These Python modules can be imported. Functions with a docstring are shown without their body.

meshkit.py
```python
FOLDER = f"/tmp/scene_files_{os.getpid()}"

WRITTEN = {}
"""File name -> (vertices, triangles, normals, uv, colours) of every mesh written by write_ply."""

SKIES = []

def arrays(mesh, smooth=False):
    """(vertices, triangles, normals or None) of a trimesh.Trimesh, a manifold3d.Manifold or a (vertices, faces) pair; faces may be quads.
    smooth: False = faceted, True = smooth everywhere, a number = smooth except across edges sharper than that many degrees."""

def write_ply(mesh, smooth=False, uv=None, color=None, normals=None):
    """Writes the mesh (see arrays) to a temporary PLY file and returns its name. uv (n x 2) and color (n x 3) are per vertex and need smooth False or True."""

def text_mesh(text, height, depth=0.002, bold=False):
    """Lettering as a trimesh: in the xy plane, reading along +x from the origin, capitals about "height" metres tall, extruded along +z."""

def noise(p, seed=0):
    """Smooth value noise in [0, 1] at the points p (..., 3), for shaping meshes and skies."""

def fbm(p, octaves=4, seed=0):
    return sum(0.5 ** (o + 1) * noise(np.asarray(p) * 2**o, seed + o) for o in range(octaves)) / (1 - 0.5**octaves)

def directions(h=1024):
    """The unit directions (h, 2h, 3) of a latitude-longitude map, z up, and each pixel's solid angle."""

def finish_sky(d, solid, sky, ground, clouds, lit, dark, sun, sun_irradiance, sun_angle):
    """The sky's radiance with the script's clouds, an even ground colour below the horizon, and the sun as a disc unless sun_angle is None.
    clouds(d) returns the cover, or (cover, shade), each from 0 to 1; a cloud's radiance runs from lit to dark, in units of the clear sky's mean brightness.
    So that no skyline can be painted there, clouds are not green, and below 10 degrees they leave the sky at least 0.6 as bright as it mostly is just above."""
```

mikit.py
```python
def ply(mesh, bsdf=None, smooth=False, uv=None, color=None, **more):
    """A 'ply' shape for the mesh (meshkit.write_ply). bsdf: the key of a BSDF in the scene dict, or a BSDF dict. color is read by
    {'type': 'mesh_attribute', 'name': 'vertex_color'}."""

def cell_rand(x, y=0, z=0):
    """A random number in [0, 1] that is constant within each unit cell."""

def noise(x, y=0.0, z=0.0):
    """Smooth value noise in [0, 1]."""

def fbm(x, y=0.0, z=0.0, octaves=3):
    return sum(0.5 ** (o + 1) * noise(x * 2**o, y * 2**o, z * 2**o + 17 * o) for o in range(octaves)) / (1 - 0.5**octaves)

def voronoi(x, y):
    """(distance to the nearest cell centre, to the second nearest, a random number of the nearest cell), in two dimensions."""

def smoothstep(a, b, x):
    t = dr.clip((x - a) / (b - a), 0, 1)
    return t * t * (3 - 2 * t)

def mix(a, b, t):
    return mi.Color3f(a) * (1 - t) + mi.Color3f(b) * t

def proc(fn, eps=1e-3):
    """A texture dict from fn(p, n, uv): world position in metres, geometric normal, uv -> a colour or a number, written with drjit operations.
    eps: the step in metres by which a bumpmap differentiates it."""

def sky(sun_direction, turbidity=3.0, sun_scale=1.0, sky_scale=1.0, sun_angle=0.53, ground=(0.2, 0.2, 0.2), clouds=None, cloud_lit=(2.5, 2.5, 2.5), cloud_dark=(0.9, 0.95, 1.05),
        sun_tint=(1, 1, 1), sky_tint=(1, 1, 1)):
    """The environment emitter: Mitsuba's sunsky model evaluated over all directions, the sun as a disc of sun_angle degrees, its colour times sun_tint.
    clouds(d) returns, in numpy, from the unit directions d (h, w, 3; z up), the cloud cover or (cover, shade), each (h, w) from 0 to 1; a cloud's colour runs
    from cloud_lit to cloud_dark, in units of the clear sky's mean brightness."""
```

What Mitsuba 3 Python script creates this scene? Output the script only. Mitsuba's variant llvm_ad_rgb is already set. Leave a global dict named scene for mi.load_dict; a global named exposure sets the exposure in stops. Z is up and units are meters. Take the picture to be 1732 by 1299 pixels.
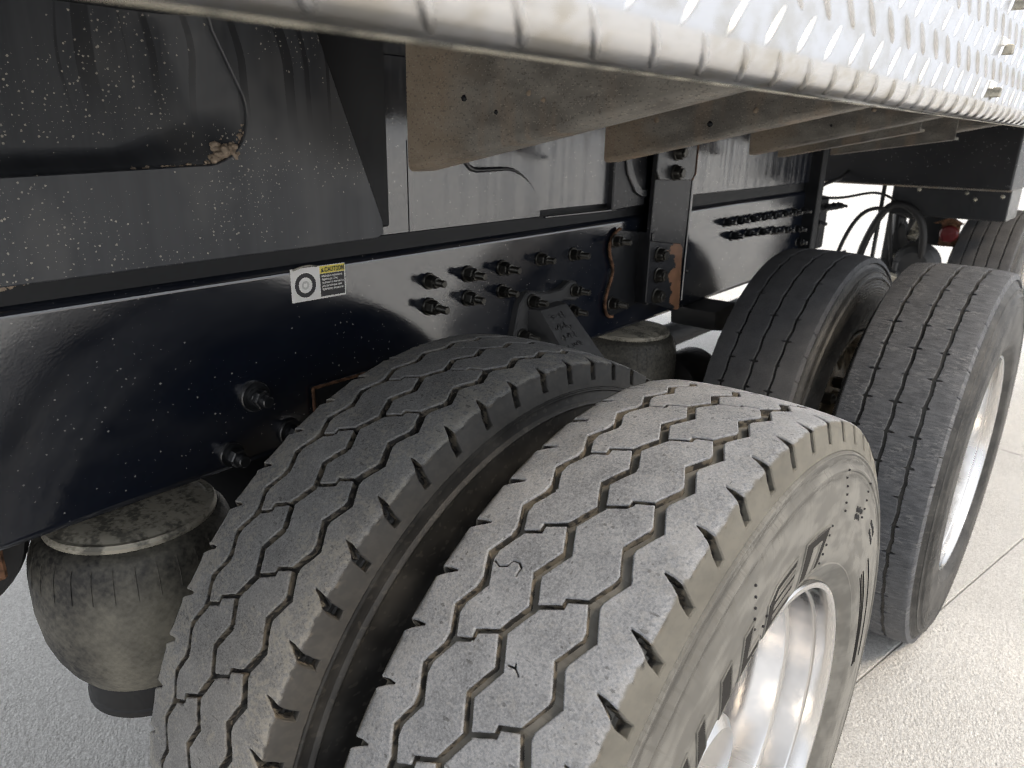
import math
import numpy as np
import trimesh
import drjit as dr
import mitsuba as mi
import mikit
import meshkit
import shapely
from shapely.geometry import Polygon, LineString, Point, box as sbox
from shapely.ops import unary_union
from mikit import noise, fbm, smoothstep, mix, voronoi

T = mi.ScalarTransform4f
scene, labels = {"type": "scene"}, {}
rng = np.random.default_rng(7)

# ---------------------------------------------------------------- camera, light, exposure
# x: outwards from the truck, y: along the truck away from the camera, z: up; origin = centre of the near outer wheel; ground at GZ
GZ = -0.505
FPX, YAW, PITCH, ROLL = 1233.4, 0.709, 0.3289, 0.0213
CAM = np.array([0.3506, -0.7548, 0.8113])
_F = np.array([-math.sin(YAW) * math.cos(PITCH), math.cos(YAW) * math.cos(PITCH), -math.sin(PITCH)])
_R = np.array([math.cos(YAW), math.sin(YAW), 0.0])
_U = np.cross(_R, _F)
_UP = -math.sin(ROLL) * _R + math.cos(ROLL) * _U
scene["camera"] = {
    "type": "thinlens", "fov": math.degrees(2 * math.atan(866 / FPX)), "fov_axis": "x",
    "to_world": T().look_at(origin=CAM.tolist(), target=(CAM + _F).tolist(), up=_UP.tolist()),
    "aperture_radius": 0.0016, "focus_distance": 0.95, "near_clip": 0.02, "far_clip": 2000.0,
}
scene["sky"] = mikit.sky([0.62, 0.10, 0.78], turbidity=4, sun_scale=0.25, sun_angle=14, clouds=lambda d: (np.ones(d.shape[:2]), 0.75 * (1 - np.clip(d[..., 2], 0, 1))),
                         cloud_lit=(2.46, 2.5, 2.56), cloud_dark=(0.9, 0.95, 1.05), ground=(0.4, 0.4, 0.38))
exposure = 2.8

# ---------------------------------------------------------------- materials
def C3(*a):
    return {"type": "rgb", "value": list(a)}

def principled(base, rough=0.5, **k):
    return {"type": "principled", "base_color": base if isinstance(base, dict) else C3(*base), "roughness": rough, **k}

def bump(bsdf, fn, scale, eps=1e-3):
    return {"type": "bumpmap", "arbitrary": mikit.proc(fn, eps), "bsdf": bsdf, "scale": scale}

def mat(name, bsdf, two=True):
    scene[name] = {"type": "twosided", "bsdf": bsdf} if two else bsdf
    return name

def specks(p, scale, size, keep):
    """small round dust specks on a surface: 1 inside a speck"""
    a, b, w = voronoi(p.y * scale + p.x * scale * 0.7, p.z * scale + p.x * scale * 0.4)
    k = mikit.cell_rand(dr.floor(w * 4096))
    return dr.select((a < size * (0.25 + 1.5 * w * w * w)) & (k < keep * smoothstep(0.15, 0.6, noise(p.y * 9, p.z * 13, 4.0))), 0.35 + 0.65 * w, 0.0)

def rail_col(p, n, uv):
    dust = smoothstep(0.45, 0.8, fbm(p.x * 5, p.y * 5, p.z * 9, 4))
    c = mix((0.0045, 0.0065, 0.0125), (0.015, 0.017, 0.022), dust)
    film = smoothstep(0.42, 0.75, fbm(p.y * 70, p.z * 3.2, p.x * 6, 4)) * smoothstep(0.62, 0.72, p.z)
    c = mix(c, (0.085, 0.083, 0.078), film * 0.22)
    s = specks(p, 120, 0.10, 0.30)
    return mix(c, (0.30, 0.29, 0.27), s * 0.7)
def rail_rough(p, n, uv):
    run = smoothstep(0.40, 0.70, fbm(p.y * 75, p.z * 3.0, p.x * 5, 3))
    return 0.07 + 0.12 * fbm(p.x * 14, p.y * 14, p.z * 20, 3) + 0.14 * run * smoothstep(0.60, 0.70, p.z)
def peel(p, n, uv):
    return noise(p.x * 420, p.y * 420, p.z * 420)
mat("paint_gloss", bump(principled(mikit.proc(rail_col), mikit.proc(rail_rough), eta=2.2), peel, 0.00004))

def panel_col(p, n, uv):
    streak = fbm(p.y * 60, p.z * 2.2, p.x * 8, 4)
    up = smoothstep(0.80, 0.90, p.z)
    run = smoothstep(0.62, 0.70, noise(p.y * 95 + 3.0 * noise(p.y * 7, p.z * 9), p.z * 1.3)) * up
    c = mix((0.021, 0.024, 0.030), (0.055, 0.059, 0.066), streak)
    c = mix(c, (0.10, 0.10, 0.10), smoothstep(0.5, 0.75, fbm(p.y * 11, p.z * 9, 3.0, 4)) * 0.35)
    c = mix(c, (0.010, 0.011, 0.014), run * 0.8)
    s = specks(p, 165, 0.14, 0.9)
    return mix(c, (0.40, 0.37, 0.32), s * 0.75)
mat("paint_dusty", bump(principled(mikit.proc(panel_col), 0.40, specular=0.55), peel, 0.00006))
mat("paint_pocket", principled(mikit.proc(panel_col), 0.50, specular=0.45))

def steel_col(p, n, uv):
    a = fbm(p.x * 18, p.y * 18, p.z * 30, 4)
    f = fbm(p.x * 330, p.y * 330, p.z * 330, 2)
    end = smoothstep(-0.38, -0.50, p.x + 0.10 * (a - 0.5))
    c = mix((0.135, 0.126, 0.113), (0.225, 0.212, 0.19), smoothstep(0.3, 0.7, a))
    c = mix(c, mix((0.22, 0.175, 0.13), (0.33, 0.27, 0.205), a), end * 0.85)
    c = mix(c, (0.27, 0.20, 0.14), smoothstep(0.52, 0.72, fbm(p.x * 34, p.y * 8, p.z * 5, 3)) * 0.45)
    c = mix(c, (0.06, 0.056, 0.052), smoothstep(0.60, 0.76, f) * 0.45)
    return mix(c, (0.38, 0.35, 0.30), smoothstep(0.74, 0.82, noise(p.x * 420, p.y * 420, p.z * 420)) * 0.35)
def gritty(p, n, uv):
    return fbm(p.x * 300, p.y * 300, p.z * 300, 3) + 1.5 * noise(p.x * 60, p.y * 60, p.z * 60)
mat("steel_dusty", bump(principled(mikit.proc(steel_col), 0.58, specular=0.4), gritty, 0.0004))

def rust_col(p, n, uv):
    a = fbm(p.x * 90, p.y * 90, p.z * 90, 4)
    return mix((0.05, 0.028, 0.018), (0.19, 0.10, 0.058), smoothstep(0.3, 0.7, a))
mat("rust", bump(principled(mikit.proc(rust_col), 0.8, specular=0.2), gritty, 0.0006))

def rustplate_col(p, n, uv):
    a = fbm(p.x * 30, p.y * 30, p.z * 30, 4)
    e = smoothstep(0.965, 1.035, p.y + 0.16 * (a - 0.5))
    return mix((0.010, 0.011, 0.014), mix((0.09, 0.045, 0.025), (0.24, 0.125, 0.07), a), smoothstep(0.45, 0.55, e))
mat("paint_rusting", bump(principled(mikit.proc(rustplate_col), 0.42, specular=0.5), gritty, 0.0005))

mat("black_metal", bump(principled((0.011, 0.012, 0.014), 0.3, specular=0.8), gritty, 0.00025))
def box_col(p, n, uv):
    return mix(mix((0.007, 0.008, 0.011), (0.018, 0.018, 0.020), fbm(p.x * 9, p.y * 9, p.z * 9, 3)), (0.2, 0.2, 0.2), specks(p, 90, 0.13, 0.5) * 0.5)
mat("paint_box", principled(mikit.proc(box_col), 0.4, specular=0.5))
mat("black_matte", principled((0.008, 0.009, 0.011), 0.55, specular=0.4))
mat("hardware", bump(principled((0.07, 0.068, 0.062), 0.34, metallic=0.85), gritty, 0.0004))
mat("casting", bump(principled((0.040, 0.041, 0.043), 0.5, specular=0.5), gritty, 0.0007))

def tread(lo, hi, dust, amount, x0, side):
    def fn(p, n, uv):
        g = noise(p.x * 560, p.y * 560, p.z * 560) * 0.55 + noise(p.x * 1300, p.y * 1300, p.z * 1300) * 0.45
        b = fbm(p.x * 28, p.y * 28, p.z * 28, 4)
        c = mix(lo, hi, dr.clip(0.5 + 1.25 * (g - 0.5) + 0.75 * (b - 0.5), 0, 1))
        edge = smoothstep(0.47, 0.62, 0.45 * fbm(p.x * 45, p.y * 45, p.z * 45, 3) + 0.55 * fbm(p.x * 300, p.y * 300, p.z * 300, 2) + 1.8 * (dr.abs(p.x - x0) - 0.078))
        c = mix(c, dust, edge * amount)
        nick = smoothstep(0.86, 0.90, noise(p.x * 210, p.y * 210, p.z * 210))
        c = mix(c, (0.04, 0.04, 0.04), nick * 0.5)
        # walls of the grooves were never ground off: darker moulded rubber with brown dirt in it
        depth = 0.5155 - 0.53 * dr.square(p.x - x0) - dr.sqrt(p.y * p.y + p.z * p.z)
        dirt = smoothstep(0.40, 0.62, fbm(p.x * 140, p.y * 140, p.z * 140, 3))
        c = mix(c, mix((0.035, 0.034, 0.033), (0.15, 0.132, 0.105), dirt), smoothstep(0.0012, 0.0030, depth))
        # the unworn shoulder keeps the moulded, browner surface below the ground-off tread
        sh = smoothstep(0.1115, 0.1150, dr.abs(p.x - x0) + 0.0050 * (fbm(p.y * 150, p.z * 150, 2.0, 2) - 0.5))
        return mix(c, mi.Color3f(side) * (0.72 + 0.56 * b) , sh * (0.86 + 0.14 * g))
    return fn
def rubber_bump(p, n, uv):
    return noise(p.x * 700, p.y * 700, p.z * 700) + 0.8 * fbm(p.x * 170, p.y * 170, p.z * 170, 2)
mat("tread_dusty", bump(principled(mikit.proc(tread((0.118, 0.125, 0.137), (0.325, 0.338, 0.360), (0.33, 0.325, 0.31), 0.25, 0.0, (0.135, 0.130, 0.114))), 0.85, specular=0.25), rubber_bump, 0.0006))
mat("tread_dark", bump(principled(mikit.proc(tread((0.10, 0.101, 0.103), (0.235, 0.236, 0.235), (0.29, 0.275, 0.235), 0.42, -0.3396, (0.060, 0.059, 0.057))), 0.8, specular=0.3), rubber_bump, 0.0006))

def rib_col(y0):
    def fn(p, n, uv):
        th = dr.atan2(y0 - p.y, p.z)
        st = fbm(p.x * 60, th * 160, 3.0, 3)
        g = noise(p.x * 700, p.y * 700, p.z * 700)
        c = mix((0.050, 0.053, 0.059), (0.145, 0.150, 0.162), dr.clip(0.9 * (st - 0.2) + 0.45 * (g - 0.5) + 0.1, 0, 1))
        scuff = smoothstep(0.66, 0.74, noise(p.x * 130, th * 230)) * smoothstep(0.45, 0.6, fbm(p.x * 25, th * 14, 5.0, 2))
        return mix(c, (0.26, 0.26, 0.26), scuff * 0.30)
    return fn
mat("tread_rib_rubber", bump(principled(mikit.proc(rib_col(1.4145)), 0.6, specular=0.4), rubber_bump, 0.0007))
def rib_far_col(p, n, uv):
    g = noise(p.x * 500, p.y * 500, p.z * 500)
    return mix((0.048, 0.049, 0.053), (0.115, 0.116, 0.120), 0.6 * fbm(p.x * 30, p.y * 30, p.z * 30, 3) + 0.4 * g)
mat("tread_far", bump(principled(mikit.proc(rib_far_col), 0.65, specular=0.35), rubber_bump, 0.0007))

def sidewall_dusty_col(p, n, uv):
    th = dr.atan2(-p.y, p.z)
    r = dr.sqrt(p.y * p.y + p.z * p.z)
    a = fbm(th * 9, r * 60, 2.0, 3)
    b = fbm(th * 130, r * 45, 7.0, 3)
    c = mix((0.112, 0.109, 0.100), (0.165, 0.161, 0.148), smoothstep(0.3, 0.7, a))
    upper = smoothstep(0.425, 0.445, r)
    c = mix(c, (0.10, 0.096, 0.085), smoothstep(0.50, 0.68, b) * (0.15 + 0.40 * upper))
    band = dr.exp(-dr.square((r - 0.4625) / 0.0045)) + 0.9 * dr.exp(-dr.square((r - 0.4440) / 0.0035))
    c = mix(c, (0.05, 0.048, 0.044), dr.clip(band, 0, 1) * (0.35 + 0.65 * smoothstep(0.35, 0.6, fbm(th * 25, r * 500, 5.0, 3))) * 0.8)
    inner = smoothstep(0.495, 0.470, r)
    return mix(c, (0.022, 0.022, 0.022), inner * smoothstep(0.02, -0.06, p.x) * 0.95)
def rubber_fine(p, n, uv):
    return fbm(p.x * 240, p.y * 240, p.z * 240, 3)
mat("sidewall_dusty", bump(principled(mikit.proc(sidewall_dusty_col), 0.62, specular=0.35), rubber_fine, 0.0005))
def sidewall_dark_col(p, n, uv):
    a = fbm(p.x * 20, p.y * 20, p.z * 20, 4)
    c = mix((0.018, 0.018, 0.018), (0.045, 0.044, 0.042), smoothstep(0.3, 0.75, a))
    return mix(c, (0.13, 0.12, 0.10), smoothstep(0.62, 0.75, fbm(p.x * 160, p.y * 160, p.z * 160, 2)) * 0.15)
mat("sidewall_dark", bump(principled(mikit.proc(sidewall_dark_col), 0.5, specular=0.45), rubber_fine, 0.0004))
mat("rubber_clean", principled((0.030, 0.029, 0.028), 0.85, specular=0.08))
mat("rubber_black", principled((0.018, 0.018, 0.019), 0.5, specular=0.4))

mat("polished", bump({"type": "roughconductor", "material": "Al", "alpha": 0.035, "specular_reflectance": C3(.74, .735, .72)}, lambda p, n, uv: fbm(p.x * 30, p.y * 30, p.z * 30, 2), 0.0005))
def goldsteel_col(p, n, uv):
    return mix((0.10, 0.085, 0.062), (0.30, 0.25, 0.18), smoothstep(0.3, 0.7, fbm(p.x * 35, p.y * 35, p.z * 35, 4)))
mat("steel_rim", bump(principled(mikit.proc(goldsteel_col), 0.45, metallic=0.25), gritty, 0.0004))

def alu_col(p, n, uv):
    d = smoothstep(0.35, 0.75, fbm(p.y * 45, p.z * 70, p.x * 40, 4))
    low = smoothstep(0.93, 0.84, p.z)
    return mix((0.68, 0.685, 0.70), (0.52, 0.50, 0.46), dr.clip(d * 0.5 + low * 0.45 * (0.4 + d), 0, 1))
def alu_rough(p, n, uv):
    return 0.16 + 0.12 * fbm(p.y * 60, p.z * 60, p.x * 60, 3)
mat("tread_plate", principled(mikit.proc(alu_col), mikit.proc(alu_rough), metallic=0.92))

def bellow_col(p, n, uv):
    th = dr.atan2(p.y + 0.385, p.x + 0.715)
    a = fbm(th * 3, p.z * 14, p.x * 6, 4)
    b = fbm(p.x * 210, p.y * 210, p.z * 150, 3)
    front = smoothstep(-1.5, -0.5, th) * smoothstep(1.2, 0.2, th) * smoothstep(0.24, 0.17, p.z)
    d = dr.clip(0.14 + 1.2 * (a - 0.4) + 0.55 * (b - 0.5) + 0.42 * front, 0, 1)
    return mix((0.016, 0.016, 0.016), (0.19, 0.18, 0.148), d)
mat("bellow_rubber", bump(principled(mikit.proc(bellow_col), 0.55, specular=0.4), rubber_fine, 0.0006))
def capplate_col(p, n, uv):
    a = fbm(p.x * 30, p.y * 60, p.z * 45, 4)
    b = fbm(p.x * 220, p.y * 220, p.z * 220, 2)
    return mix((0.40, 0.375, 0.31), (0.10, 0.098, 0.085), smoothstep(0.42, 0.66, a * 0.7 + b * 0.3) * 0.85)
mat("zinc_dusty", bump(principled(mikit.proc(capplate_col), 0.5, metallic=0.3), gritty, 0.0004))

def mud_col(p, n, uv):
    return mix((0.15, 0.118, 0.09), (0.40, 0.325, 0.255), fbm(p.x * 160, p.y * 160, p.z * 160, 3))
mat("mud", bump(principled(mikit.proc(mud_col), 0.95, specular=0.1), gritty, 0.002))

def ground_col(p, n, uv):
    g = noise(p.x * 330, p.y * 330) * 0.6 + noise(p.x * 700, p.y * 700) * 0.4
    b = fbm(p.x * 3, p.y * 3, 1.0, 4)
    c = mix((0.36, 0.355, 0.343), (0.62, 0.616, 0.60), dr.clip(0.5 + 2.0 * (g - 0.5), 0, 1) * 0.7 + 0.3 * b)
    dark = smoothstep(0.76, 0.84, noise(p.x * 260 + 31, p.y * 260 + 7)) * 0.30
    return mix(c, (0.22, 0.205, 0.185), dark)
def ground_bump(p, n, uv):
    return noise(p.x * 210, p.y * 210) + 0.6 * noise(p.x * 480, p.y * 480)
mat("concrete", bump(principled(mikit.proc(ground_col), 0.9, specular=0.2), ground_bump, 0.0026))
mat("joint", principled((0.16, 0.15, 0.135), 0.95))

mat("white_vinyl", principled((0.80, 0.79, 0.76), 0.4))
mat("black_ink", principled((0.03, 0.03, 0.032), 0.45))
mat("yellow_ink", principled((0.80, 0.66, 0.10), 0.4))
mat("grey_ink", principled((0.55, 0.55, 0.52), 0.4))
mat("red_lens", principled((0.13, 0.016, 0.018), 0.3, clearcoat=0.4))

# ---------------------------------------------------------------- helpers
def numbered(key):
    if key not in scene and key not in labels:
        return key
    k = 1
    while f"{key}_{k:03d}" in scene or f"{key}_{k:03d}" in labels:
        k += 1
    return f"{key}_{k:03d}"

def put(key, mesh, m, smooth=30, label=None, kind=None, at=None, dict_=None):
    key = numbered(key)
    d = dict_ if dict_ is not None else mikit.ply(mesh, m, smooth)
    d = dict(d)
    if at is not None:
        d["to_world"] = at
    scene[key] = d
    if label or kind:
        labels[key] = {}
        if label: labels[key]["label"] = label
        if kind: labels[key]["kind"] = kind
    return key

def cat(*ms):
    return trimesh.util.concatenate([m for m in ms if m is not None])

def tri(poly):
    v, f = trimesh.creation.triangulate_polygon(poly, engine="earcut")
    return np.asarray(v), np.asarray(f)

def loop_normals(L):
    """outward normals at the corners of a loop given counter-clockwise (of the solid)"""
    e = np.roll(L, -1, 0) - L
    e /= np.maximum(np.linalg.norm(e, axis=1, keepdims=True), 1e-12)
    n = np.c_[e[:, 1], -e[:, 0]]
    m = n + np.roll(n, 1, 0)
    m /= np.maximum(np.linalg.norm(m, axis=1, keepdims=True), 1e-9)
    c = np.clip((m * n).sum(1), 0.5, 1)
    return m / c[:, None]

def shell(poly, chamfer, drop, place, top=0.0, step=None, inner=None, jitter=0.0, seed=0):
    """A slab over a polygon in a parameter plane: its top at height top, edges chamfered, sides going down to height top - drop.
    place(a, b, h) -> (n, 3) maps plane and height into the world. step: refine boundary and inside to about that size."""
    poly = shapely.geometry.polygon.orient(poly, 1.0)
    if step:
        poly = Polygon(poly.exterior.segmentize(step).coords, [r.segmentize(step).coords for r in poly.interiors])
    loops = [np.array(poly.exterior.coords)[:-1]] + [np.array(r.coords)[:-1] for r in poly.interiors]
    if jitter:
        g = np.random.default_rng(seed)
        out = []
        for L in loops:
            q = np.c_[L * 180, np.full(len(L), seed * 3.7)]
            w = np.c_[L * 700, np.full(len(L), seed * 1.3 + 9)]
            a = (meshkit.noise(q, 3) - 0.5) * 1.2 + (meshkit.noise(w, 5) - 0.5)
            out.append(L + loop_normals(L) * (a * jitter)[:, None])
        loops = out
    ins = [L - loop_normals(L) * chamfer for L in loops]
    pin = Polygon(ins[0], ins[1:])
    V, Fs, n0 = [], [], 0
    if step and inner:
        x0, y0, x1, y1 = pin.bounds
        gx, gy = np.meshgrid(np.arange(x0 + inner / 2, x1, inner), np.arange(y0 + inner / 2, y1, inner))
        g = np.c_[gx.ravel(), gy.ravel()]
        pb = pin.buffer(-inner * 0.45)
        g = g[shapely.contains_xy(pb, g[:, 0], g[:, 1])]
        P = np.vstack(ins + [g])
        from scipy.spatial import Delaunay
        t = Delaunay(P).simplices
        c = P[t].mean(1)
        t = t[shapely.contains_xy(pin, c[:, 0], c[:, 1])]
        a = P[t]
        ar = (a[:, 1, 0] - a[:, 0, 0]) * (a[:, 2, 1] - a[:, 0, 1]) - (a[:, 1, 1] - a[:, 0, 1]) * (a[:, 2, 0] - a[:, 0, 0])
        t[ar < 0] = t[ar < 0][:, ::-1]
        t = t[np.abs(ar) > 1e-12]
    else:
        P, t = tri(Polygon(ins[0], ins[1:]))
        a = P[t]
        ar = (a[:, 1, 0] - a[:, 0, 0]) * (a[:, 2, 1] - a[:, 0, 1]) - (a[:, 1, 1] - a[:, 0, 1]) * (a[:, 2, 0] - a[:, 0, 0])
        t = t.copy(); t[ar < 0] = t[ar < 0][:, ::-1]
    V.append(place(P[:, 0], P[:, 1], np.full(len(P), top))); Fs.append(t); n0 = len(P)
    for L, I in zip(loops, ins):
        k = len(L)
        rings = [place(I[:, 0], I[:, 1], np.full(k, top)), place(L[:, 0], L[:, 1], np.full(k, top - chamfer)), place(L[:, 0], L[:, 1], np.full(k, top - drop))]
        V += rings
        i, j = np.arange(k), (np.arange(k) + 1) % k
        for r in range(2):
            a0, b0 = n0 + r * k, n0 + (r + 1) * k
            Fs.append(np.c_[a0 + i, b0 + i, b0 + j]); Fs.append(np.c_[a0 + i, b0 + j, a0 + j])
        n0 += 3 * k
    m = trimesh.Trimesh(np.vstack(V), np.vstack(Fs), process=False)
    m.merge_vertices(digits_vertex=6)
    return m

def plate(pts, x0, x1, ch=0.0015, holes=(), round_=0.0):
    """a plate in the plane x = const: outline pts in (y, z), from x0 (back) to x1 (the face towards +x)"""
    p = Polygon(pts, holes)
    if round_:
        p = p.buffer(-round_).buffer(2 * round_).buffer(-round_)
    return shell(p, ch, x1 - x0, lambda a, b, h: np.c_[x1 + h, a, b], 0.0)

def bx(x0, x1, y0, y1, z0, z1, b=0.003):
    b = min(b, 0.45 * min(x1 - x0, y1 - y0, z1 - z0))
    import manifold3d as m3
    c = []
    for sx in (0, 1):
        for sy in (0, 1):
            for sz in (0, 1):
                X, Y, Z = (x0, x1)[sx], (y0, y1)[sy], (z0, z1)[sz]
                dx, dy, dz = (b, -b)[sx], (b, -b)[sy], (b, -b)[sz]
                c += [(X, Y + dy, Z + dz), (X + dx, Y, Z + dz), (X + dx, Y + dy, Z)]
    m = m3.Manifold.hull_points(np.array(c, float)).to_mesh()
    return trimesh.Trimesh(m.vert_properties[:, :3], m.tri_verts, process=False)

def lathe(profile, n=64, axis="x", at=(0, 0, 0), closed=False, a0=0.0, a1=2 * math.pi):
    """revolves (along, radius) points; the surface faces to the left of the profile's direction"""
    P = np.array(profile, float)
    full = abs(a1 - a0 - 2 * math.pi) < 1e-9
    ang = np.linspace(a0, a1, n, endpoint=not full)
    c, s = np.cos(ang), np.sin(ang)
    along, r = np.repeat(P[:, 0], len(ang)), np.repeat(P[:, 1], len(ang))
    cc, ss = np.tile(c, len(P)), np.tile(s, len(P))
    if axis == "x":
        V = np.c_[along, -r * ss, r * cc]
    elif axis == "z":
        V = np.c_[r * cc, r * ss, along]
    else:
        V = np.c_[r * ss, along, r * cc]
    V = V + np.array(at)
    m = len(ang)
    F = []
    rows = len(P) if closed else len(P) - 1
    i = np.arange(m if full else m - 1); j = (i + 1) % m
    for k in range(rows):
        a, b = k * m, ((k + 1) % len(P)) * m
        F.append(np.c_[a + i, b + i, b + j]); F.append(np.c_[a + i, b + j, a + j])
    t = trimesh.Trimesh(V, np.vstack(F), process=False)
    t.update_faces(t.nondegenerate_faces())
    return t

def tube(pts, r, n=10, taper=None):
    P = np.array(pts, float)
    d = np.gradient(P, axis=0); d /= np.linalg.norm(d, axis=1, keepdims=True)
    ref = np.array([0.3, 0.2, 0.93]); V = []
    for k in range(len(P)):
        a = np.cross(d[k], ref); a /= np.linalg.norm(a); b = np.cross(d[k], a)
        rr = r if taper is None else r * taper[k]
        w = np.linspace(0, 2 * math.pi, n, endpoint=False)
        V.append(P[k] + rr * (np.cos(w)[:, None] * a + np.sin(w)[:, None] * b))
    V = np.vstack(V); F = []
    i = np.arange(n); j = (i + 1) % n
    for k in range(len(P) - 1):
        a, b = k * n, (k + 1) * n
        F += [np.c_[a + i, a + j, b + j], np.c_[a + i, b + j, b + i]]
    for k, s in ((0, -1), (len(P) - 1, 1)):
        V = np.vstack([V, P[k]]); c = len(V) - 1
        F.append(np.c_[k * n + i, k * n + j, np.full(n, c)][:, ::s])
    return trimesh.Trimesh(V, np.vstack(F), process=False)

def curve(pts, n=40):
    from scipy.interpolate import CubicSpline
    P = np.array(pts, float); t = np.r_[0, np.cumsum(np.linalg.norm(np.diff(P, axis=0), axis=1))]
    return CubicSpline(t, P)(np.linspace(0, t[-1], n))

# ---------------------------------------------------------------- setting: ground and joints
# slabs of concrete with sawn joints, cut parallel and square to the joint line seen beside the wheels
jd = np.array([0.18, 0.983]); jd /= np.linalg.norm(jd)
jn = np.array([jd[1], -jd[0]])
j0 = np.array([0.141, 1.58])
def slab(a0, a1, b0, b1):
    c = [j0 + a * jd + b * jn for a, b in ((a0, b0), (a1, b0), (a1, b1), (a0, b1))]
    return shell(Polygon(c), 0.0018, 0.03, lambda x, y, h: np.c_[x, y, GZ + h])
put("ground", bx(-400, 400, -400, 400, GZ - 0.5, GZ - 0.012, 0.01), "joint", False)
labels["ground"] = {"label": "pale concrete ground in large slabs under the truck", "kind": "structure"}
gap, cut = 0.0022, 1.42
A = [-120, -10, -4.4, cut, cut + 4.6, cut + 9.2, 200]
B = [-150, -9.0, -4.4, 0, 4.6, 9.2, 150]
for i in range(len(A) - 1):
    for j in range(len(B) - 1):
        put("ground__slab", slab(A[i] + gap, A[i + 1] - gap, B[j] + gap, B[j + 1] - gap), "concrete", False)

# ---------------------------------------------------------------- the truck
TR = "truck"
labels[TR] = {"label": "black truck with rows of dual wheels under a tread plate deck, on pale concrete", "category": "truck"}

# ---- tyres
R0 = 0.515
HALF = [(0, .5155), (.03, .5152), (.06, .5140), (.085, .5120), (.104, .5098), (.1120, .5085), (.1138, .5074), (.1152, .5050), (.1185, .4960), (.1225, .4850), (.1258, .4765), (.1268, .4730)]
WALL = [(.1270, .4725), (.1292, .4718), (.1296, .4700), (.1280, .4680), (.1282, .4660), (.1292, .4620), (.1308, .4575), (.1340, .4545), (.1352, .4525), (.1348, .4505), (.1332, .4490), (.1338, .4430),
        (.1368, .4300), (.1384, .4130), (.1394, .3960), (.1400, .3800), (.1402, .3620), (.1398, .3480), (.1390, .3400), (.1374, .3340), (.1352, .3295), (.1356, .3275), (.1330, .3240), (.1270, .3160), (.1210, .3080), (.1168, .3020), (.1150, .2950)]
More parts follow.
